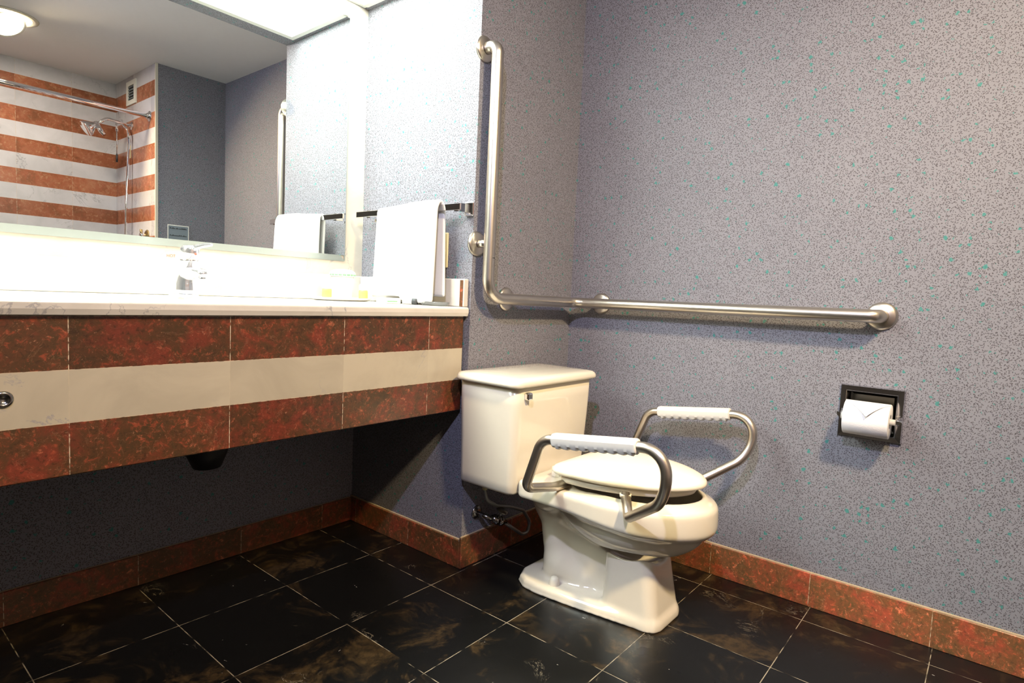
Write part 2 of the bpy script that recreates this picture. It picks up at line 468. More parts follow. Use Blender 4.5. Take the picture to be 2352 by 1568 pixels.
# tiled baseboards, each with its bead of caulk
def baseboard(name, a, b, mat, ca, cb):
    o = struct(name, bevel(boxes((a, b)), .0015, 1), mat)
    c = obj('caulk_bead', boxes((ca, cb)), 'caulk', o); return o
BH = .103; BT = .010
baseboard('baseboard_right', (XR-BT, YO, 0), (XR, YT, BH), 'base_red_r', (XR-BT*.55, YO, BH-.001), (XR, YT, BH+.003))
baseboard('baseboard_tank', (XS-BT, YT-BT, 0), (XR-BT, YT, BH), 'base_red', (XS-BT*.5, YT-BT*.5, BH-.001), (XR, YT, BH+.002))
baseboard('baseboard_stub', (XS-BT, YT, 0), (XS, YM-BT, BH-.01), 'base_red', (XS-BT*.5, YT, BH-.011), (XS, YM, BH-.007))
baseboard('baseboard_mirror', (XL, YM-BT, 0), (XS, YM, BH-.012), 'base_red_b', (XL, YM-BT*.4, BH-.013), (XS, YM, BH-.011))

# ------------------------------------------------------------------ mirror
mr = thing('wall_mirror', 'large frameless mirror with a sloped lower edge above the marble backsplash', 'mirror', (.3, MP-.002, 1.0))
MX0, MX1, MZ0, MZ1, MYB, MYF, BV = XL+.01, 1.309, .999, 1.860, MP-.0005, MP-.006, .021
bm = bmesh.new()
o4 = [bm.verts.new(p) for p in ((MX0, MYF, MZ0+BV), (MX1-.003, MYF, MZ0+BV), (MX1-.003, MYF, MZ1-.003), (MX0, MYF, MZ1-.003))]
b4 = [bm.verts.new(p) for p in ((MX0, MYB, MZ0+BV), (MX1-.003, MYB, MZ0+BV), (MX1-.003, MYB, MZ1-.003), (MX0, MYB, MZ1-.003))]
bm.faces.new(o4); bm.faces.new(b4[::-1])
for i in range(4): bm.faces.new((o4[i], b4[i], b4[(i+1) % 4], o4[(i+1) % 4]))
bmesh.ops.recalc_face_normals(bm, faces=bm.faces)
obj('mirror_glass', bm, 'mirror', mr)
bm = bmesh.new()
loft(bm, [[(MX0, MYF, MZ0+BV), (MX0, MYB, MZ0+BV), (MX0, MYB, MZ0), (MX0, MYF+.003, MZ0)],
          [(MX1-.021, MYF, MZ0+BV), (MX1-.021, MYB, MZ0+BV), (MX1, MYB, MZ0), (MX1, MYF+.003, MZ0)]], smooth=False)
bmesh.ops.recalc_face_normals(bm, faces=bm.faces)
obj('bevelled_edge', bm, 'bevel', mr)
obj('side_edge', boxes(((MX1-.0028, MYF, MZ0+.002), (MX1, MYB, MZ1))), 'bevel', mr)
obj('mirror_clip', rbox((MX1-.03, MYF-.008, MZ1+.0003), (MX1-.008, MYB, MZ1+.012), .002), 'white_paint', mr)

# ------------------------------------------------------------------ light panel in the soffit
lp = thing('light_panel', 'long bright diffuser panel set in the soffit over the counter', 'ceiling light', (.3, 1.66, ZS+.01))
obj('diffuser', boxes(((XL+.02, YT+.10, ZS+.012), (1.355, MP-.012, ZS+.02))), 'panel_light', lp)
fw = .018
for a, b in (((XL+.001, YT+.076, ZS-.002), (1.371, YT+.076+fw+.008, ZS+.011)), ((XL+.001, MP-.001-fw, ZS+.0005), (1.371, MP-.001, ZS+.011)),
             ((1.371-fw-.002, YT+.076+fw+.008, ZS-.002), (1.371, MP-.001-fw, ZS+.011))):
    obj('frame', boxes((a, b)), 'white_paint', lp)

# ------------------------------------------------------------------ recessed downlight by the shower
dl = thing('recessed_downlight', 'round recessed downlight with a lit warm lens in the ceiling', 'downlight', (.79, -.438, ZC))
bm = bmesh.new(); lathe(bm, [(.0, -.003), (.105, -.003), (.105, -.001), (0, -.001)], (.79, -.438, ZC), n=48)
obj('lens', bm, 'bulb', dl)
bm = bmesh.new(); lathe(bm, [(.106, -.0008), (.107, -.006), (.128, -.007), (.135, -.003), (.136, -.0005), (.106, -.0005)], (.79, -.438, ZC), n=48)
obj('trim_ring', bm, 'cream_trim', dl)
bm = bmesh.new(); lathe(bm, [(.0755, -.004), (.086, -.004), (.088, .003), (.086, .012), (0, .013)], (.79, -.438, 2.212), GD, 40)
cl = thing('added_spotlight', 'small white added spotlight, out of view, hanging from the ceiling', 'spotlight', (SC.x, SC.y, ZC))  # made-up fixture to hold the added cool lamp
obj('added_tilt_ring', bm, 'white_paint', dl)  # made-up ring round the added tilted beam
bm = bmesh.new(); lathe(bm, [(0, -.018), (.04, -.018), (.045, -.010), (.045, -.0003), (0, -.0003)], (SC.x, SC.y, ZC), (0, 0, 1), 28); obj('canopy', bm, 'white_paint', cl)
bm = bmesh.new(); tube(bm, [(SC.x, SC.y, ZC-.0185), tuple(SC-SD*.03)], .007, 14); obj('stem', bm, 'white_paint', cl)
bm = bmesh.new(); lathe(bm, [(0, -.045), (.022, -.043), (.034, -.010), (.0345, .004), (.031, .004), (.030, -.004), (0, -.004)], SC, SD, 32); obj('lamp_head', bm, 'white_paint', cl)

# ------------------------------------------------------------------ vanity: worktop and tiled apron
YV = 1.330
ct = thing('countertop', 'long pale marble vanity countertop with low backsplash under the mirror', 'countertop', (.3, 1.6, .858))
def counter_slab():
    bm = bmesh.new()
    x0, x1, y0, y1, zt, zb = XL, XS-.001, YV-.006, MP-.0005, .858, .829
    sx, sy, sc = .24, .165, (.60, 1.585)
    N = 48; top_in = []; bot_in = []
    for k in range(N):
        a = 2*PI*k/N; top_in.append((sc[0]+sx*math.cos(a), sc[1]+sy*math.sin(a)))
    outer = [(x0, y0), (x1, y0), (x1, y1), (x0, y1)]
    for z in (zt, zb):
        vi = [bm.verts.new((x, y, z)) for x, y in top_in]; vo = [bm.verts.new((x, y, z)) for x, y in outer]
        es = [bm.edges.new((vi[k], vi[(k+1) % N])) for k in range(N)] + [bm.edges.new((vo[k], vo[(k+1) % 4])) for k in range(4)]
        bmesh.ops.triangle_fill(bm, edges=es, use_beauty=True)
        if z == zt: T = (vi, vo)
        else: B = (vi, vo)
    for A, Bq, n in ((T[0], B[0], N), (T[1], B[1], 4)):
        for k in range(n): bm.faces.new((A[k], A[(k+1) % n], Bq[(k+1) % n], Bq[k]))
    bmesh.ops.recalc_face_normals(bm, faces=bm.faces)
    return bm
sl = obj('slab', counter_slab(), 'splash', ct)
# rounded nosing in front of the slab
bm = bmesh.new()
prof = []
for k in range(9):
    a = PI/2 + PI*k/8*0.5
    prof.append((-math.cos(a-PI/2)*0+0, 0))
R = .009; P0 = []
for k in range(7): a = PI/2*k/6; P0.append((YV-.006-R*math.sin(a), .858-R*(1-math.cos(a))))
P0 += [(YV-.006-R, .840), (YV-.006-R+.004, .829), (YV-.0062, .829), (YV-.0062, .858)]
loft(bm, [[(XL, y, z) for y, z in P0], [(XS-.004, y, z) for y, z in P0]], smooth=False)
bmesh.ops.recalc_face_normals(bm, faces=bm.faces)
obj('front_edge', bm, 'splash', ct)
obj('backsplash', rbox((XL, MP-.021, .8585), (XS-.001, MP-.0005, .947), .003, 2), 'splash', ct)
obj('side_splash', rbox((XS-.022, YV-.008, .8585), (XS-.001, MP-.022, .947), .003, 2), 'splash', ct)

obj('splash_end_tile', boxes(((XS-.0235, YV-.004, .860), (XS-.0221, YV+.009, .943))), 'base_red', ct)

ap = thing('vanity_apron', 'red and cream striped marble apron under the vanity countertop', 'vanity panel', (.3, YV, .525))
obj('tiled_face', rbox((XL, YV, .5255), (XS-.010, YV+.022, .8285), .002, 1), 'apron', ap)
# countersunk access screw in the apron
bm = bmesh.new(); lathe(bm, [(0, -.001), (.008, -.001), (.0085, -.004), (.0135, -.003), (.015, 0), (.015, .0002), (0, .0002)], (.236, YV-.0002, .680), (0, 1, 0), 28)
tag(obj('access_screw', bm, 'valve'), 'round dark metal screw cap in the cream apron stripe', 'screw cap')

# sink basin and its waste under the counter
sk = thing('sink', 'white undermount oval sink let into the marble countertop', 'sink', (.60, 1.585, .83))
bm = bmesh.new()
rg = []
for j in range(9):
    a = PI/2*j/8; rr = math.cos(a)*.97+.03; z = .8285-.135*math.sin(a)
    rg.append([(.60+.252*rr*math.cos(2*PI*k/40), 1.585+.177*rr*math.sin(2*PI*k/40), z) for k in range(40)])
loft(bm, rg, cap=False); bm.faces.new([v for v in bm.verts][-40:])
o = obj('basin', bm, 'white', sk, smooth=True)
sm = o.modifiers.new('s', 'SOLIDIFY'); sm.thickness = .006; sm.offset = 1
bm = bmesh.new(); tube(bm, [(.705, 1.62, .70), (.705, 1.62, .56), (.705, 1.62, .50), (.708, 1.62, .445), (.709, 1.62, .405)], [.03, .03, .065, .052, .035], 24)
obj('drain_trap', bm, 'black', sk)

# faucet
fx, fy = .706, 1.762; fz = .858
fc = thing('faucet', 'single lever chrome basin faucet on the countertop before the mirror', 'faucet', (fx, fy, fz))
bm = bmesh.new(); lathe(bm, [(0, 0), (.0375, 0), (.0375, .003), (.035, .0055), (0, .0055)], (fx, fy, fz), n=32); obj('base_ring', bm, 'faucet_chrome', fc)
# swept body: oval sections leaning forward to the head
bm = bmesh.new()
secs = [(0, 0, .033, .035), (0, .012, .0335, .0355), (0, .028, .032, .034), (-.003, .045, .0285, .031), (-.009, .060, .025, .028), (-.018, .075, .0225, .026), (-.027, .088, .0225, .0255), (-.032, .0945, .0235, .0265)]
loft(bm, [[(fx+rx*math.cos(2*PI*k/28), fy+dy+ry*math.sin(2*PI*k/28), fz+.006+z) for k in range(28)] for dy, z, rx, ry in secs])
obj('body', bm, 'faucet_chrome', fc)
bm = bmesh.new()
loft(bm, [[(fx+w_*math.cos(2*PI*k/24), fy+dy, fz+z+h*math.sin(2*PI*k/24)) for k in range(24)] for dy, z, w_, h in
          ((-.012, .062, .021, .018), (-.045, .066, .0195, .015), (-.085, .068, .018, .012), (-.118, .066, .0165, .010), (-.132, .062, .014, .008))])
obj('spout', bm, 'faucet_chrome', fc)
bm = bmesh.new(); lathe(bm, [(0, -.010), (.010, -.010), (.011, -.002), (.011, .004), (0, .004)], (fx, fy-.115, fz+.052), n=20); obj('aerator', bm, 'faucet_chrome', fc)
bm = bmesh.new()
tl = [(-.028, .1025, .0245, .0275), (-.028, .120, .0245, .028), (-.030, .131, .0235, .027), (-.031, .138, .018, .021), (-.031, .140, .008, .010)]
loft(bm, [[(fx+rx*math.cos(2*PI*k/28), fy-.006+dy+ry*math.sin(2*PI*k/28), fz+z) for k in range(28)] for dy, z, rx, ry in tl])
hd = obj('lever_cap', bm, 'faucet_chrome', fc)
bm = bmesh.new()
loft(bm, [[(fx+dx*1.0+w_*math.cos(2*PI*k/20)*.25, fy+dy+w_*math.cos(2*PI*k/20), fz+z+h*math.sin(2*PI*k/20)) for k in range(20)] for dx, dy, z, w_, h in
          ((.000, -.035, .128, .021, .010), (.006, -.060, .134, .016, .008), (.012, -.090, .139, .013, .006), (.017, -.118, .141, .0115, .005), (.019, -.128, .141, .007, .003))])
obj('lever', bm, 'faucet_chrome', fc)
bm = bmesh.new(); lathe(bm, [(0, 0), (.003, 0), (.003, .0012), (0, .0012)], (fx+.004, fy-.0625, fz+.116), (0, -1, 0), 12); obj('temperature_dot', bm, 'red_print', fc)

def text_obj(name, body, size, loc, rot, mat, parent=None, ext=.0003):
    cu = bpy.data.curves.new(name, 'FONT'); cu.body = body; cu.size = size; cu.extrude = ext
    cu.align_x = 'LEFT'
    o = bpy.data.objects.new(name, cu); COL.objects.link(o); o.location = loc; o.rotation_euler = rot
    cu.materials.append(M[mat])
    dg = bpy.context.evaluated_depsgraph_get(); me = bpy.data.meshes.new_from_object(o.evaluated_get(dg))
    q = bpy.data.objects.new(name, me); COL.objects.link(q); q.location = loc; q.rotation_euler = rot
    bpy.data.objects.remove(o); o = q
    if parent is not None:
        o.parent = parent; o.matrix_parent_inverse = Matrix.Translation(-parent.location)
    return o
tm = thing('water_temperature_sign', 'small HOT and COLD lettering on the marble behind the faucet', 'sign', (.73, MP-.0001, .976))
text_obj('hot_lettering', 'HOT', .0115, (.706, MP-.0002, .968), (PI/2, 0, 0), 'red_print', tm)
text_obj('cold_lettering', 'COLD', .0115, (.736, MP-.0002, .969), (PI/2, 0, 0), 'blue_print', tm)

# ------------------------------------------------------------------ things on the counter
ty, tx = 1.745, 1.205
bm = bmesh.new()
loft(bm, [[(tx+a*math.cos(2*PI*k/40), ty+b*math.sin(2*PI*k/40), .8582+z) for k in range(40)] for a, b, z in
          ((.088, .062, 0), (.100, .075, .002), (.110, .085, .010), (.1085, .0835, .0105), (.098, .073, .004), (.086, .060, .003))])
tag(obj('amenity_tray', bm, 'white', smooth=True), 'white oval tray on the countertop beside the wall towel', 'tray')
gl = thing('wrapped_glass', 'drinking glass under a white paper cap, standing on the tray', 'glass', (1.212, 1.75, .862))
bm = bmesh.new(); lathe(bm, [(0, 0), (.030, 0), (.032, .003), (.038, .084), (.0365, .084), (.030, .006), (0, .006)], (1.212, 1.75, .862), n=32); obj('tumbler', bm, 'white', gl)
bm = bmesh.new()
rg = []
for r, z, wv in ((.0425, .078, .0015), (.0425, .088, .001), (.040, .094, 0), (.030, .100, 0), (.012, .103, 0)):
    rg.append([(1.212+(r+wv*math.cos(20*2*PI*k/80))*math.cos(2*PI*k/80), 1.75+(r+wv*math.cos(20*2*PI*k/80))*math.sin(2*PI*k/80), .862+z) for k in range(80)])
loft(bm, rg, cap=True); obj('paper_cap', bm, 'white', gl)
bm = bmesh.new(); lathe(bm, [(.0432, .0), (.0436, .003), (.0432, .006)], (1.212, 1.75, .942), n=40); obj('printed_band', bm, 'green_print', gl)
def bottle(x, y, label, k):
    b = thing('lotion_bottle', label, 'bottle', (x, y, .862), 'small lotion bottles on the tray')
    bm = bmesh.new(); lathe(bm, [(0, 0), (.014, 0), (.0155, .002), (.0155, .030), (.014, .034), (0, .034)], (x, y, .862), n=24); obj('lotion', bm, 'yellow', b)
    bm = bmesh.new(); lathe(bm, [(.0143, .0345), (.0155, .036), (.0155, .050), (.010, .056), (.007, .057), (0, .057)], (x, y, .862), n=24); obj('shoulder', bm, 'white', b)
    bm = bmesh.new(); lathe(bm, [(0, .0575), (.0085, .0575), (.0085, .070), (.0075, .072), (0, .072)], (x, y, .862), n=24); obj('cap', bm, 'white', b)
bottle(1.142, 1.735, 'small yellow lotion bottle on the tray, at its sink end', 0)
bottle(1.262, 1.700, 'small yellow lotion bottle on the tray, at its towel end', 1)
sb = thing('soap_carton', 'small white soap carton with green print in front of the tray', 'box', (1.235, 1.53, .858))
obj('carton', rbox((1.205, 1.505, .8583), (1.265, 1.555, .876), .0015, 1), 'white', sb)
obj('printed_stripe', boxes(((1.210, 1.5042, .864), (1.250, 1.5049, .867))), 'green_print', sb)
tb = thing('lotion_tube', 'small white tube with a dark cap lying under the hanging towel', 'tube', (1.28, 1.47, .858))
bm = bmesh.new(); tube(bm, [(1.262, 1.492, .868), (1.280, 1.468, .868)], .0095, 20); obj('tube_body', bm, 'white', tb)
bm = bmesh.new(); tube(bm, [(1.2803, 1.4676, .868), (1.290, 1.4546, .868)], .0098, 20); obj('cap', bm, 'grey_print', tb)
bm = bmesh.new()
loft(bm, [[(1.318+a*math.cos(2*PI*k/32), 1.405+b*math.sin(2*PI*k/32), .8583+z) for k in range(32)] for a, b, z in
          ((.022, .045, 0), (.030, .055, .002), (.036, .062, .012), (.034, .060, .0125), (.027, .051, .005), (.020, .042, .004))])
tag(obj('soap_dish', bm, 'glass', smooth=True), 'low clear glass soap dish beside the side splash', 'dish')

# ------------------------------------------------------------------ towel bar and towel on the stub wall
tb = thing('towel_bar', 'flat chrome towel bar on the pale wall beside the mirror', 'towel bar', (XS, 1.57, 1.165))
bx = XS-.062
obj('bar', rbox((bx-.004, 1.312, 1.157), (bx+.004, 1.835, 1.177), .001, 1), 'chrome', tb)
def bracket(y, s):
    # flat ribbon arm that curves from the bar back to a square wall post
    bm = bmesh.new()
    pts = [(bx+.0045, 0), (bx+.012, .004), (bx+.028, .016), (bx+.045, .020), (XS-.004, .020)]
    rg = []
    for x, dy in rounded_2d(pts): rg.append([(x, y+s*dy-.009, 1.154), (x, y+s*dy+.009, 1.154), (x, y+s*dy+.009, 1.180), (x, y+s*dy-.009, 1.180)])
    loft(bm, rg, smooth=False)
    bmesh.ops.recalc_face_normals(bm, faces=bm.faces); bevel(bm, .0015, 2, [e for e in bm.edges if e.is_boundary] or None) if False else None
    arm = obj('bracket_arm', bm, 'chrome', tb)
    pl = obj('wall_plate', rbox((XS-.010, y+s*.020-.019, 1.145), (XS-.0003, y+s*.020+.019, 1.189), .003, 2), 'chrome', tb)
def rounded_2d(p):
    q = rounded_path([(a, b, 0) for a, b in p], .01, 4); return [(v.x, v.y) for v in q]
bracket(1.335, -1 if False else -.4); bracket(1.775, .4)

def towel():
    bm = bmesh.new()
    y0, y1 = 1.392, 1.700
    ny, L = 44, []
    # profile over the bar: (x offset from bar, z)
    prof = []
    zb, zf = .886, .868
    for k in range(16): s = k/15; prof.append((.012, zb+(1.166-zb)*s, 'b', s))
    for k in range(1, 8): a = PI*k/8; prof.append((.012*math.cos(a)*1.0, 1.166+.016*math.sin(a), 't', 0))
    for k in range(20): s = k/19; prof.append((-.012, 1.166+(zf-1.166)*s, 'f', s))
    rows = []
    for j in range(ny+1):
        v = j/ny; y = y0+(y1-y0)*v
        row = []
        for (dx, z, kd, s) in prof:
            zz, xx, yy = z, bx+dx, y
            if kd == 'f':
                step = 1/(1+math.exp(-(1.553-y)/.004))      # the folded-over panel nearer the front lies on top
                xx -= .009*step + .006*s*math.sin(v*9+.5) + .010*s
                zz += -.004*math.sin(v*7)*s + (.010 if y > 1.553 else 0)*s
                if y > 1.553: zz -= 0
                yy += .010*s*(v-.5)
            if kd == 't': xx -= .004*(1/(1+math.exp(-(1.553-y)/.004))); zz += .003*math.sin(v*5)+.006*(1-v)
            if kd == 'b': yy -= .012*(1-s)
            row.append(bm.verts.new((xx, yy, zz)))
        rows.append(row)
    for a, b in zip(rows, rows[1:]):
        for k in range(len(a)-1): f = bm.faces.new((a[k], b[k], b[k+1], a[k+1])); f.smooth = True
    bmesh.ops.recalc_face_normals(bm, faces=bm.faces)
    return bm
tw = thing('hand_towel', 'folded white terry hand towel hanging over the chrome towel bar', 'towel', (bx, 1.55, 1.166))
o = obj('towel_cloth', towel(), 'towel', tw)
m = o.modifiers.new('thick', 'SOLIDIFY'); m.thickness = .010; m.offset = 0
m = o.modifiers.new('sub', 'SUBSURF'); m.levels = 1; m.render_levels = 1
# wall outlet plate
ou = thing('outlet_plate', 'ivory outlet plate on the wall behind the hanging towel', 'outlet', (XS, 1.458, 1.04))
obj('plate', rbox((XS-.006, 1.420, .983), (XS-.0002, 1.492, 1.097), .0025, 2), 'ivory', ou)
obj('receptacle', rbox((XS-.0085, 1.438, 1.000), (XS-.0055, 1.474, 1.080), .001, 1), 'ivory', ou)

# ------------------------------------------------------------------ grab bar
gb = thing('grab_bar', 'L-shaped brushed steel grab bar around the corner above the toilet', 'grab bar', (1.405, 1.255, .885))
gr = .0185; SO = .057
gx = 1.404; gy = YT-SO; gxr = XR-SO; gz = .886
path = rounded_path([(1.405, YT-.004, 1.660), (gx+.001, gy, 1.660), (gx-.001, gy, gz+.004), (gxr, gy, gz), (gxr, .262, gz+.004), (XR-.004, .262, gz+.004)],
                    [0, .045, .065, .05, .045, 0], 12)
bm = bmesh.new(); tube(bm, path, gr, 28)
obj('bar', bm, 'steel', gb)
def flange(c, ax, r=.040, ri=gr):
    bm = bmesh.new(); lathe(bm, [(ri+.0003, .0125), (ri+.004, .0115), (r-.008, .0095), (r-.002, .006), (r, .0005), (0, .0005)], c, ax, 44)
    return obj('flange', bm, 'steel', gb)
flange((1.405, YT, 1.660), (0, -1, 0)); flange((1.403, YT, 1.060), (0, -1, 0), ri=.0125); flange((1.560, YT, gz+.002), (0, -1, 0), ri=.0125)
flange((XR, .262, gz+.004), (-1, 0, 0)); flange((XR, 1.172, gz), (-1, 0, 0), ri=.0125)
for a, b in (((1.403, YT-.004, 1.060), (1.403, gy+.012, 1.060)), ((1.560, YT-.004, gz+.002), (1.560, gy+.012, gz+.002)), ((XR-.004, 1.172, gz), (gxr+.012, 1.172, gz))):
    bm = bmesh.new(); tube(bm, [a, b], .0125, 20); obj('stand_off', bm, 'steel', gb)
bm = bmesh.new(); tube(bm, [(gx, gy, 1.0145), (gx, gy, 1.0165)], gr+.0002, 28); obj('joint_ring', bm, 'black', gb)

# ------------------------------------------------------------------ toilet paper holder
ph = thing('paper_holder', 'recessed chrome toilet paper holder in the speckled wall', 'toilet paper holder', (XR, .267, .612))
y0, y1, z0, z1 = .187, .348, .537, .690
bm = bmesh.new()
def rect(x, i, ri=0): return [(x, y0+i, z0+i), (x, y1-i, z0+i), (x, y1-i, z1-i), (x, y0+i, z1-i)]
loft(bm, [rect(XR-.0005, 0), rect(XR-.008, .003), rect(XR-.0075, .0165), rect(XR-.009, .0175), rect(XR-.009, .0187), rect(XR-.002, .020)], cap=False, smooth=False)
bmesh.ops.recalc_face_normals(bm, faces=bm.faces)
obj('face_frame', bm, 'frame_chrome', ph)
bm = bmesh.new()
loft(bm, [rect(XR-.002, .020), rect(XR+.001, .0215), rect(XR+.030, .0225), rect(XR+.036, .030)], cap=False, smooth=False)
bm.verts.ensure_lookup_table(); bm.faces.new(bm.verts[12:16])
bmesh.ops.recalc_face_normals(bm, faces=bm.faces)
obj('recess', bm, 'shaded_chrome', ph)
rc = (XR-.047, .267, .603)
for s in (-1, 1):
    bm = bmesh.new()
    yy = .267+s*.069
    tube(bm, rounded_path([(XR-.006, yy, .603), (XR-.03, yy, .603), (rc[0], yy, rc[2])], .01, 4), [.010]*2+[.011]*0+[.011]*(len(rounded_path([(XR-.006, yy, .603), (XR-.03, yy, .603), (rc[0], yy, rc[2])], .01, 4))-2), 20, sx=.45, sy=1.15)
    obj('arm', bm, 'chrome', ph)
bm = bmesh.new(); tube(bm, [(rc[0], .267-.066, rc[2]), (rc[0], .267+.066, rc[2])], .0085, 20); obj('roller', bm, 'grip', ph)
pr = thing('toilet_paper_roll', 'white toilet paper roll with its end folded to a point', 'toilet paper', rc)
RY0, RY1, RRAD = .213, .323, .0475
bm = bmesh.new()
lathe(bm, [(.0205, 0), (RRAD-.001, 0), (RRAD, .0012), (RRAD, RY1-RY0-.0012), (RRAD-.001, RY1-RY0), (.0205, RY1-RY0), (.0205, 0)], (rc[0], RY0, rc[2]), (0, 1, 0), 64)
for e in bm.edges:
    if len(e.link_faces) == 2 and e.calc_face_angle(0) > .6: e.smooth = False
obj('roll', bm, 'paper', pr)
# triangular folded flap wrapped over the front of the roll
bm = bmesh.new(); rows = []
for j in range(15):
    s = j/14; a = math.radians(96) + math.radians(70)*s      # angle measured from +x through +z
    half = (RY1-RY0)/2*.995*max(0.02, 1-max(0, (s-.12)/.88)); r = RRAD+.0012+.008*s*s
    yc = (RY0+RY1)/2 - .004*s
    rows.append([bm.verts.new((rc[0]+r*math.cos(a), yc+half*(2*i/12-1), rc[2]+r*math.sin(a))) for i in range(13)])
for a, b in zip(rows, rows[1:]):
    for i in range(12): f = bm.faces.new((a[i], a[i+1], b[i+1], b[i])); f.smooth = True
bmesh.ops.recalc_face_normals(bm, faces=bm.faces)
o = obj('folded_end', bm, 'paper', pr)
m = o.modifiers.new('t', 'SOLIDIFY'); m.thickness = .0009; m.offset = 0

# ------------------------------------------------------------------ toilet
XC = 1.555
tl = thing('toilet', 'cream-white two-piece toilet with steel support rails in the corner', 'toilet', (XC, .9, 0))

def outline(yf, yb, ymid, W, p=2.0, q=.5, rb=.04, n=60):
    """closed outline: pointed oval front, rounded square back"""
    pts = []
    for k in range(n+1):
        a = PI/2*k/n; t = math.cos(a)                     # t 1 at tip -> 0 at ymid
        pts.append((W*max(0, 1-t**p)**q, ymid-(ymid-yf)*t))
    for k in range(9):
        a = PI/2*k/8; pts.append((W-rb+rb*math.cos(a), yb-rb+rb*math.sin(a)))
    L = [(-x, y) for x, y in pts[::-1]]
    out = []
    for q_ in pts+L:
        if not out or (abs(out[-1][0]-q_[0])+abs(out[-1][1]-q_[1])) > 1e-4: out.append(q_)
    if abs(out[0][0]-out[-1][0])+abs(out[0][1]-out[-1][1]) < 1e-4: out.pop()
    return out

def sdf2(poly, X, Y):
    P = np.array(poly); Q = np.roll(P, -1, 0)
    d = np.full(X.shape, 1e9); inside = np.zeros(X.shape, bool)
    for (ax, ay), (bx_, by) in zip(P, Q):
        ex, ey = bx_-ax, by-ay; wx, wy = X-ax, Y-ay
        h = np.clip((wx*ex+wy*ey)/(ex*ex+ey*ey+1e-12), 0, 1)
        d = np.minimum(d, (wx-ex*h)**2+(wy-ey*h)**2)
        c = ((ay > Y) != (by > Y)) & (X < ex*(Y-ay)/(ey+1e-12)+ax)
        inside ^= c
    d = np.sqrt(d); return np.where(inside, -d, d)
def smin(a, b, k):
    h = np.clip(.5+.5*(b-a)/k, 0, 1); return b*(1-h)+a*h-k*h*(1-h)
def smax(a, b, k): return -smin(-a, -b, k)

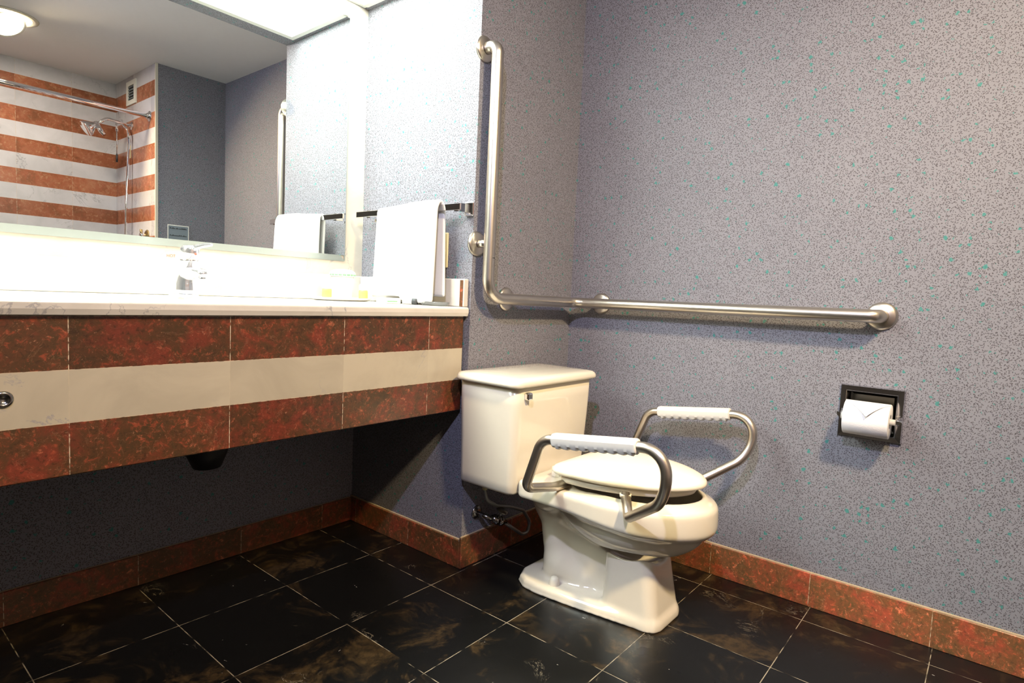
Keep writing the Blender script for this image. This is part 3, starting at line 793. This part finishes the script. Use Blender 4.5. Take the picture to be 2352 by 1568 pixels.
def bowl_mesh():
    import openvdb as vdb
    vs = .0033
    xs = np.arange(-.22, .22+vs, vs); ys = np.arange(.50, 1.18, vs); zs = np.arange(-.03, .40, vs)
    X2, Y2 = np.meshgrid(xs, ys, indexing='ij')
    X, Y, Z = np.meshgrid(xs, ys, zs, indexing='ij')
    def prism(d2, z0, z1, r):
        dz = np.maximum(z0-Z, Z-z1); a = d2[:, :, None]+r; b = dz+r
        return np.minimum(np.maximum(a, b), 0)+np.sqrt(np.maximum(a, 0)**2+np.maximum(b, 0)**2)-r
    rim = sdf2(outline(.548, 1.078, .82, .187, 2.0, .5, .02), X2, Y2)
    # rim and deck
    zb = .302-.016*np.clip((.95-Y)/.25, 0, 1)**1.5
    dz = np.maximum(zb-Z, Z-.357); a_ = rim[:, :, None]+0.013+.0*np.clip(.302-Z, 0, 1); b_ = dz+.013
    A = np.minimum(np.maximum(a_, b_), 0)+np.sqrt(np.maximum(a_, 0)**2+np.maximum(b_, 0)**2)-.013
    # bowl belly
    def ell(cx, cy, cz, rx, ry, rz):
        k0 = np.sqrt(((X-cx)/rx)**2+((Y-cy)/ry)**2+((Z-cz)/rz)**2)
        k1 = np.sqrt(((X-cx)/rx**2)**2+((Y-cy)/ry**2)**2+((Z-cz)/rz**2)**2)+1e-9
        return k0*(k0-1)/k1
    B = ell(0, .798, .310, .160, .240, .140)
    # front pedestal
    def tapered(yf0, yf1, yb, w0, w1, ztop, r):
        t = np.clip(Z/ztop, 0, 1); yf = yf0+(yf1-yf0)*t; w_ = w0+(w1-w0)*(t**.7)
        dx = np.abs(X)-w_; dy = np.maximum(yf-Y, Y-yb); dz = np.maximum(-Z, Z-ztop)
        a = dx+r; b = dy+r
        d = np.minimum(np.maximum(a, b), 0)+np.sqrt(np.maximum(a, 0)**2+np.maximum(b, 0)**2)-r
        return smax(d, dz, .006)
    C = tapered(.655, .700, .835, .094, .074, .26, .035)
    # rear trapway body
    def caps(a, b, ra, rb, sx=1.0):
        a = np.array(a); b = np.array(b); ab = b-a; L2 = (ab**2).sum()
        px, py, pz = X*sx-a[0], Y-a[1], Z-a[2]
        h = np.clip((px*ab[0]+py*ab[1]+pz*ab[2])/L2, 0, 1)
        return np.sqrt((px-ab[0]*h)**2+(py-ab[1]*h)**2+(pz-ab[2]*h)**2)-(ra+(rb-ra)*h)
    D = smin(caps((0, .90, .25), (0, 1.055, .27), .07, .075), caps((0, 1.055, .26), (0, 1.03, .15), .065, .05, .9), .03)
    D = smin(D, caps((0, 1.03, .15), (0, 1.02, .05), .05, .06, .9), .03)
    D = smin(D, caps((0, 1.00, .07), (0, .93, .035), .055, .04, .8), .03)
    D = smin(D, caps((0, .86, .24), (0, .86, .10), .04, .03, 1.0), .03)
    Wb = np.maximum(np.maximum(np.abs(X)-.036, np.maximum(.80-Y, Y-1.05)), np.maximum(-Z, Z-.25))
    D = smin(D, Wb+.004, .02)
    # deck support at the back, under the tank
    G = caps((-.09, 1.03, .295), (.09, 1.03, .295), .045, .045)
    # foot
    foot = [(0, .652)]
    half = [(.052, .652), (.078, .662), (.090, .69), (.104, .785), (.121, .92), (.130, 1.03), (.124, 1.08), (.100, 1.115), (.055, 1.135)]
    poly = [(x, y) for x, y in half]+[(-x, y) for x, y in half[::-1]]
    fp = sdf2(poly, X2, Y2)
    F = prism(fp, -.02, .028, .016)
    F0 = prism(fp-.003, -.02, .009, .003)
    d = smin(B, A, .034)
    d = smin(d, C, .022); d = smin(d, D, .018); d = smin(d, smax(G, Z-.32, .004), .02)
    d = smin(d, F, .016); d = np.minimum(d, F0)
    d = np.maximum(d, -Z)                                # flat on the floor
    # the opening
    op = sdf2(outline(.592, .955, .80, .142, 2.0, .5, .10), X2, Y2)
    depth = prism(op, .30, .42, .01)
    hollow = smin(depth, ell(0, .775, .30, .125, .165, .15), .02)
    d = smax(d, -hollow, .014)
    g = vdb.FloatGrid(1.0); g.copyFromArray(d.astype(np.float32))
    pts, quads = g.convertToQuads(isovalue=0.0)
    pts = pts*vs+np.array([xs[0]+XC, ys[0], zs[0]])
    me = bpy.data.meshes.new('bowl'); me.from_pydata(pts.tolist(), [], quads[:, ::-1].tolist())
    me.validate(); me.update()
    me.polygons.foreach_set('use_smooth', [True]*len(me.polygons))
    return me
me = bowl_mesh(); me.materials.append(M['porcelain'])
bowl = bpy.data.objects.new('bowl', me); COL.objects.link(bowl); bowl.parent = tl; bowl.matrix_parent_inverse = Matrix.Translation(-tl.location)
m = bowl.modifiers.new('smooth', 'SMOOTH'); m.factor = .5; m.iterations = 8
bm = bmesh.new(); lathe(bm, [(.0165, .0), (.0165, .010), (.013, .024), (.007, .0285), (0, .029)], (1.468, .99, .024), n=28)
obj('bolt_cap', bm, 'plastic', tl)
bm = bmesh.new(); lathe(bm, [(.0165, .0), (.0165, .010), (.013, .024), (.007, .0285), (0, .029)], (2*XC-1.468, .99, .024), n=28)
obj('bolt_cap', bm, 'plastic', tl)
# water in the bowl
bm = bmesh.new(); lathe(bm, [(0, 0), (.07, 0), (.07, .001), (0, .001)], (XC, .80, .20), n=32); obj('water', bm, 'glass', tl)

# tank
def rrect(x0, x1, y0, y1, r, z, n=8):
    out = []
    for cx, cy, a0 in ((x1-r, y0+r, -PI/2), (x1-r, y1-r, 0), (x0+r, y1-r, PI/2), (x0+r, y0+r, PI)):
        for k in range(n+1): a = a0+PI/2*k/n; out.append((cx+r*math.cos(a), cy+r*math.sin(a), z))
    return out
bm = bmesh.new(); rg = []
TY1 = YT-.008; XT = XC-.008
for z, hw, yf, r in ((.300, .160, 1.13, .02), (.3015, .180, 1.098, .02), (.306, .190, 1.086, .022), (.314, .195, 1.081, .024), (.34, .198, 1.078, .026), (.40, .201, 1.073, .028), (.50, .2065, 1.068, .03), (.58, .210, 1.066, .03), (.640, .211, 1.066, .03)):
    rg.append(rrect(XT-hw, XT+hw-.006, yf, TY1, r, z))
loft(bm, rg); bmesh.ops.recalc_face_normals(bm, faces=bm.faces)
tank = obj('tank', bm, 'porcelain', tl)
bm = bmesh.new(); rg = []
def lidring(i, z): return rrect(XT-.231+i, XT+.220-i, 1.048+i, TY1+.006-i*.6, .035-min(i, .02), z, 8)
for i, z in ((.012, .6352), (.004, .6350), (.0005, .6385), (0, .6435), (.0015, .649), (.006, .6545), (.014, .6585), (.030, .661), (.07, .6625)):
    rg.append(lidring(i, z))
rg.append(rrect(XT-.11, XT+.10, 1.15, 1.21, .012, .663, 8))
loft(bm, rg); bmesh.ops.recalc_face_normals(bm, faces=bm.faces)
obj('tank_lid', bm, 'porcelain', tl)
lv = obj('flush_lever', rbox((1.372, 1.047, .5965), (1.392, 1.0658, .619), .0045, 3), 'chrome', tl)

# seat and lid
def seat_rings(W, yf, yb, ymid, specs, p=1.9, q=.55, rb=.05):
    rg = []
    for i, z in specs:
        o_ = outline(yf+i, yb-i, ymid, W-i, p, q, max(.01, rb-i), 36)
        rg.append([(XC+x, y, z + .055*(.97-y)*1.0*0 ) for x, y in o_])
    return rg
def tilt(rg, slope): return [[(x, y, z+(.95-y)*slope) for x, y, z in r] for r in rg]
bm = bmesh.new()
rg = tilt(seat_rings(.168, .606, .955, .87, [(.012, .3770), (.003, .3780), (0, .383), (.001, .392), (.006, .3955), (.06, .396)]), .024)
# hollow ring: close the inside with an inner wall
inner_t = [(XC+x, y, .396+(.95-y)*.024) for x, y in outline(.680, .905, .85, .105, 2, .5, .05, 36)]
inner_b = [(x, y, z-.0185) for x, y, z in inner_t]
rings = rg[:-1]+[inner_t, inner_b, rg[0]]
R = loft(bm, rings[:-1], cap=False)
n = len(R[0])
for k in range(n): bm.faces.new((R[-1][k], R[-1][(k+1) % n], R[0][(k+1) % n], R[0][k]))
bmesh.ops.recalc_face_normals(bm, faces=bm.faces)
autosmooth(obj('seat', bm, 'plastic', tl), 50)
bm = bmesh.new()
base_ = outline(.578, .985, .87, .177, 1.9, .55, .06, 36); rg = []
for f_, z in ((.93, .3985), (.985, .3990), (1, .4025), (.997, .4085), (.975, .4140), (.92, .4195), (.80, .4245), (.60, .4280), (.35, .4300), (.1, .4305)):
    rg.append([(XC+x*f_, .80+(y-.80)*f_, z) for x, y in base_])
rg = tilt(rg, .026)
loft(bm, rg); bmesh.ops.recalc_face_normals(bm, faces=bm.faces)
obj('seat_lid', bm, 'plastic', tl)
for s in (-1, 1):
    obj('hinge', rbox((XC+s*.07-.022, .985, .3575), (XC+s*.07+.022, 1.02, .392), .006, 3), 'plastic', tl)
for s, y in ((-1, .86), (1, .86)):
    obj('bumper', rbox((XC+s*.118-.009, y-.012, .368), (XC+s*.118+.009, y+.012, .381), .003, 2), 'plastic', tl)

# steel support rails with moulded grips
RR = .0132
def rail(s):
    def P(dx, y, z): return (XC+s*dx, y, z)
    pts = [P(.14, .925, .372), P(.20, .932, .372), P(.300, .957, .385), P(.305, .905, .530), P(.305, .560, .572), P(.300, .552, .452), P(.198, .697, .347), P(.150, .735, .388)]
    path = rounded_path(pts, [0, .03, .024, .045, .075, .10, .014, 0], 12)
    bm = bmesh.new(); tube(bm, path, RR, 24)
    r = obj('support_rail', bm, 'rail_steel', tl)
    r['label'] = 'brushed steel support rail'
    bm = bmesh.new()
    a, b = Vector(P(.305, .868, .5335)), Vector(P(.305, .628, .5635))
    d = (b-a).normalized(); up = Vector((0, 0, 1)); up = (up-d*up.dot(d)).normalized(); sd = d.cross(up)
    n = 90; rg = []
    for k in range(n+1):
        t = k/n; c = a.lerp(b, t)
        e = min(1, min(t, 1-t)/.022); e = .80+.20*math.sqrt(max(0, 1-(1-e)**2))
        wave = .0034*abs(math.sin(PI*9*t)) if .05 < t < .95 else 0
        ring = []
        # eight-sided section, scalloped below for the fingers
        for ang, rr in ((22, .0205), (45, .0215), (68, .0205), (112, .0205), (135, .0215), (158, .0205), (188, .0195), (215, .0205), (240, .019+wave), (270, .0185+wave*1.3), (300, .019+wave), (325, .0195), (352, .0185)):
            q = math.radians(ang); ring.append(c+sd*(math.cos(q)*rr*e*.95)+up*(math.sin(q)*rr*e))
        rg.append(ring)
    loft(bm, rg, smooth=False); bmesh.ops.recalc_face_normals(bm, faces=bm.faces)
    g = obj('grip', bm, 'grip', r); autosmooth(g, 24)
    bm = bmesh.new(); lathe(bm, [(.0137, -.004), (.0150, -.003), (.0160, .006), (0, .006)], P(.152, .7335, .385), (0, 0, 1), 24)
    obj('rail_socket', bm, 'plastic', r)
rail(-1); rail(1)

# ------------------------------------------------------------------ water supply behind the bowl
ws = thing('water_supply_valve', 'dull chrome shut-off valve with grey hose beside the toilet', 'valve', (1.457, YT, .164))
bm = bmesh.new(); lathe(bm, [(0, .008), (.010, .008), (.022, .004), (.024, .0003), (0, .0003)], (1.457, YT, .170), (0, -1, 0), 24); obj('escutcheon', bm, 'valve', ws)
bm = bmesh.new(); tube(bm, rounded_path([(1.457, YT-.006, .168), (1.457, 1.262, .166), (1.545, 1.255, .128)], .02, 6), .0085, 16); obj('stub_pipe', bm, 'valve', ws)
bm = bmesh.new()
lathe(bm, [(0, -.030), (.013, -.030), (.013, -.018), (.017, -.017), (.017, -.008), (.0145, -.007), (.0145, .008), (.017, .009), (.017, .018), (.012, .020), (.010, .034), (0, .034)], (1.505, 1.257, .145), (.91, -.06, -.40), 24)
obj('valve_body', bm, 'valve', ws)
bm = bmesh.new(); tube(bm, [(1.50, 1.25, .155), (1.50, 1.235, .182)], .005, 12); obj('valve_stem', bm, 'valve', ws)
bm = bmesh.new(); lathe(bm, [(0, -.003), (.018, -.003), (.021, 0), (.018, .003), (0, .003)], (1.50, 1.234, .184), (.1, -.35, 1), 24); obj('valve_handle', bm, 'valve', ws)
bm = bmesh.new()
hp = [(1.538, 1.254, .129), (1.580, 1.25, .098), (1.630, 1.248, .063), (1.662, 1.246, .060), (1.672, 1.246, .098), (1.630, 1.246, .150), (1.560, 1.248, .180), (1.490, 1.252, .200), (1.446, 1.258, .228), (1.436, 1.26, .262), (1.436, 1.26, .284)]
tube(bm, rounded_path(hp, .03, 6), .0062, 14); obj('hose', bm, 'hose', ws)
bm = bmesh.new(); lathe(bm, [(0, -.018), (.009, -.018), (.009, -.002), (.014, 0), (.014, .016), (0, .016)], (1.436, 1.26, .2835), n=12); obj('tank_nut', bm, 'ivory', ws)

# ------------------------------------------------------------------ shower seen in the mirror
rd = thing('shower_rod', 'chrome shower curtain rod across the tiled shower opening', 'curtain rod', (XA, -.514, 1.941))
bm = bmesh.new(); tube(bm, [(XA-.012, -.514, 1.941), (-.008, -.514, 1.941)], .0135, 24); obj('rod', bm, 'chrome', rd)
for x, s in ((XA-.0005, -1), (-.0115, 1)):
    bm = bmesh.new(); lathe(bm, [(0, .020), (.016, .020), (.019, .016), (.021, .010), (.033, .006), (.035, 0), (0, 0)], (x, -.514, 1.941), (s, 0, 0), 32); obj('end_flange', bm, 'chrome', rd)
vt = thing('air_vent', 'small white louvred air vent high on the shower tiles', 'vent', (XA, -.815, 2.14))
vy0, vy1, vz0, vz1 = -.905, -.735, 2.065, 2.22
vf = boxes(((XA-.008, vy0, vz0), (XA-.0003, vy0+.035, vz1)), ((XA-.008, vy1-.035, vz0), (XA-.0003, vy1, vz1)), ((XA-.008, vy0+.035, vz0), (XA-.0003, vy1-.035, vz0+.03)), ((XA-.008, vy0+.035, vz1-.03), (XA-.0003, vy1-.035, vz1)))
obj('vent_frame', vf, 'white_paint', vt)
obj('vent_shade_plate', boxes(((XA-.002, vy0+.035, vz0+.03), (XA-.0004, vy1-.035, vz1-.03))), 'black', vt)  # black plate in place of the shade behind the louvres
for k in range(5):
    z = vz0+.038+k*.0185
    bm = boxes(((XA-.007, vy0+.035, z), (XA-.0022, vy1-.035, z+.006))); obj('louvre', bm, 'sign', vt)
sh = thing('shower_set', 'chrome bell shower head with long silver hose against the striped tiles', 'shower', (XA, -.83, 1.925))
bm = bmesh.new(); lathe(bm, [(0, .010), (.012, .010), (.024, .006), (.027, 0), (0, 0)], (XA-.0003, -.825, 1.925), (-1, 0, 0), 24); obj('wall_flange', bm, 'chrome', sh)
bm = bmesh.new(); tube(bm, rounded_path([(XA-.005, -.825, 1.925), (1.45, -.825, 1.930), (1.375, -.825, 1.938), (1.315, -.825, 1.885)], .04, 8), .009, 16); obj('shower_arm', bm, 'chrome', sh)
bm = bmesh.new(); lathe(bm, [(0, -.012), (.014, -.010), (.018, 0), (.016, .012), (.022, .022), (.034, .040), (.047, .062), (.050, .074), (.046, .078), (0, .074)], (1.318, -.825, 1.890), (-.80, 0, -.60), 36); obj('bell', bm, 'chrome', sh)
bm = bmesh.new(); tube(bm, [(1.318, -.82, 1.882), (1.335, -.80, 1.845), (1.352, -.79, 1.822)], [.016, .014, .010], 16); obj('diverter', bm, 'chrome', sh)
hs = sh
bm = bmesh.new(); tube(bm, rounded_path([(1.470, -.825, 1.921), (1.488, -.80, 1.885), (1.495, -.80, 1.80), (1.478, -.80, 1.40), (1.470, -.80, 1.0), (1.470, -.80, .65)], .03, 6), .0075, 14); obj('hose', bm, 'chrome', hs)
bm = bmesh.new(); tube(bm, [(1.494, -.80, 1.87), (1.495, -.80, 1.83)], .011, 16); obj('hose_collar', bm, 'chrome', hs)
pc = sh
bm = bmesh.new(); tube(bm, [(1.425, -.80, 1.915), (1.425, -.80, 1.865)], .008, 12); obj('knuckle', bm, 'chrome', pc)
bm = bmesh.new(); tube(bm, [(1.425, -.80, 1.865), (1.425, -.80, 1.715)], .004, 12); obj('rod', bm, 'chrome', pc)
bm = bmesh.new(); tube(bm, [(1.425, -.80, 1.714), (1.425, -.80, 1.665)], .0065, 12); obj('black_tip', bm, 'black', pc)
tag(obj('wall_sticker', rbox((XA-.002, -.895, 1.715), (XA-.0003, -.845, 1.80), .0005, 1), 'ivory'), 'cream rectangular sticker on the shower tiles behind the hose', 'sticker')
ft = thing('shower_valve', 'brass-toned shower valve knob low on the shower side wall', 'shower valve', (XA, -.56, 1.195))
bm = bmesh.new(); lathe(bm, [(0, .008), (.030, .008), (.038, .003), (.040, 0), (0, 0)], (XA-.0003, -.56, 1.185), (-1, 0, 0), 32); obj('cover_plate', bm, 'brass', ft)
bm = bmesh.new(); lathe(bm, [(0, .046), (.012, .045), (.018, .036), (.017, .022), (.011, .0085), (0, .0085)], (XA-.0003, -.56, 1.185), (-1, 0, 0), 24); obj('knob', bm, 'chrome', ft)
bm = bmesh.new(); tube(bm, [(XA-.035, -.56, 1.190), (XA-.036, -.56, 1.222)], [.007, .009], 14); obj('lever', bm, 'brass', ft)
st = [o for o in COL.objects if o.name == 'wall_sticker'][0]
for o in (rd, vt, sh, ft, st): o.location.y -= .058
# sign plate on the wall opposite
sg = thing('wall_sign', 'small grey notice plate on the wall opposite the mirror', 'sign', (1.654, YO, 1.21))
obj('plate', rbox((1.589, YO+.0003, 1.155), (1.719, YO+.006, 1.262), .001, 1), 'sign', sg)
obj('plate_border', boxes(((1.589, YO+.0062, 1.256), (1.719, YO+.0075, 1.262)), ((1.589, YO+.0062, 1.155), (1.593, YO+.0075, 1.256)), ((1.715, YO+.0062, 1.155), (1.719, YO+.0075, 1.256))), 'white_paint', sg)
def scrawl(z, x0, x1):
    bm = bmesh.new(); x = x0
    rr = random.Random(int(z*1000))
    while x < x1:
        wd = rr.uniform(.004, .007); h = rr.choice((.006, .006, .009))
        box(bm, (x, YO+.0061, z), (min(x+wd, x1), YO+.0068, z+h)); x += wd+rr.choice((.0015, .0015, .004))
    return bm
obj('lettering', scrawl(1.236, 1.602, 1.706), 'grey_print', sg)
obj('lettering', scrawl(1.190, 1.602, 1.706), 'grey_print', sg)
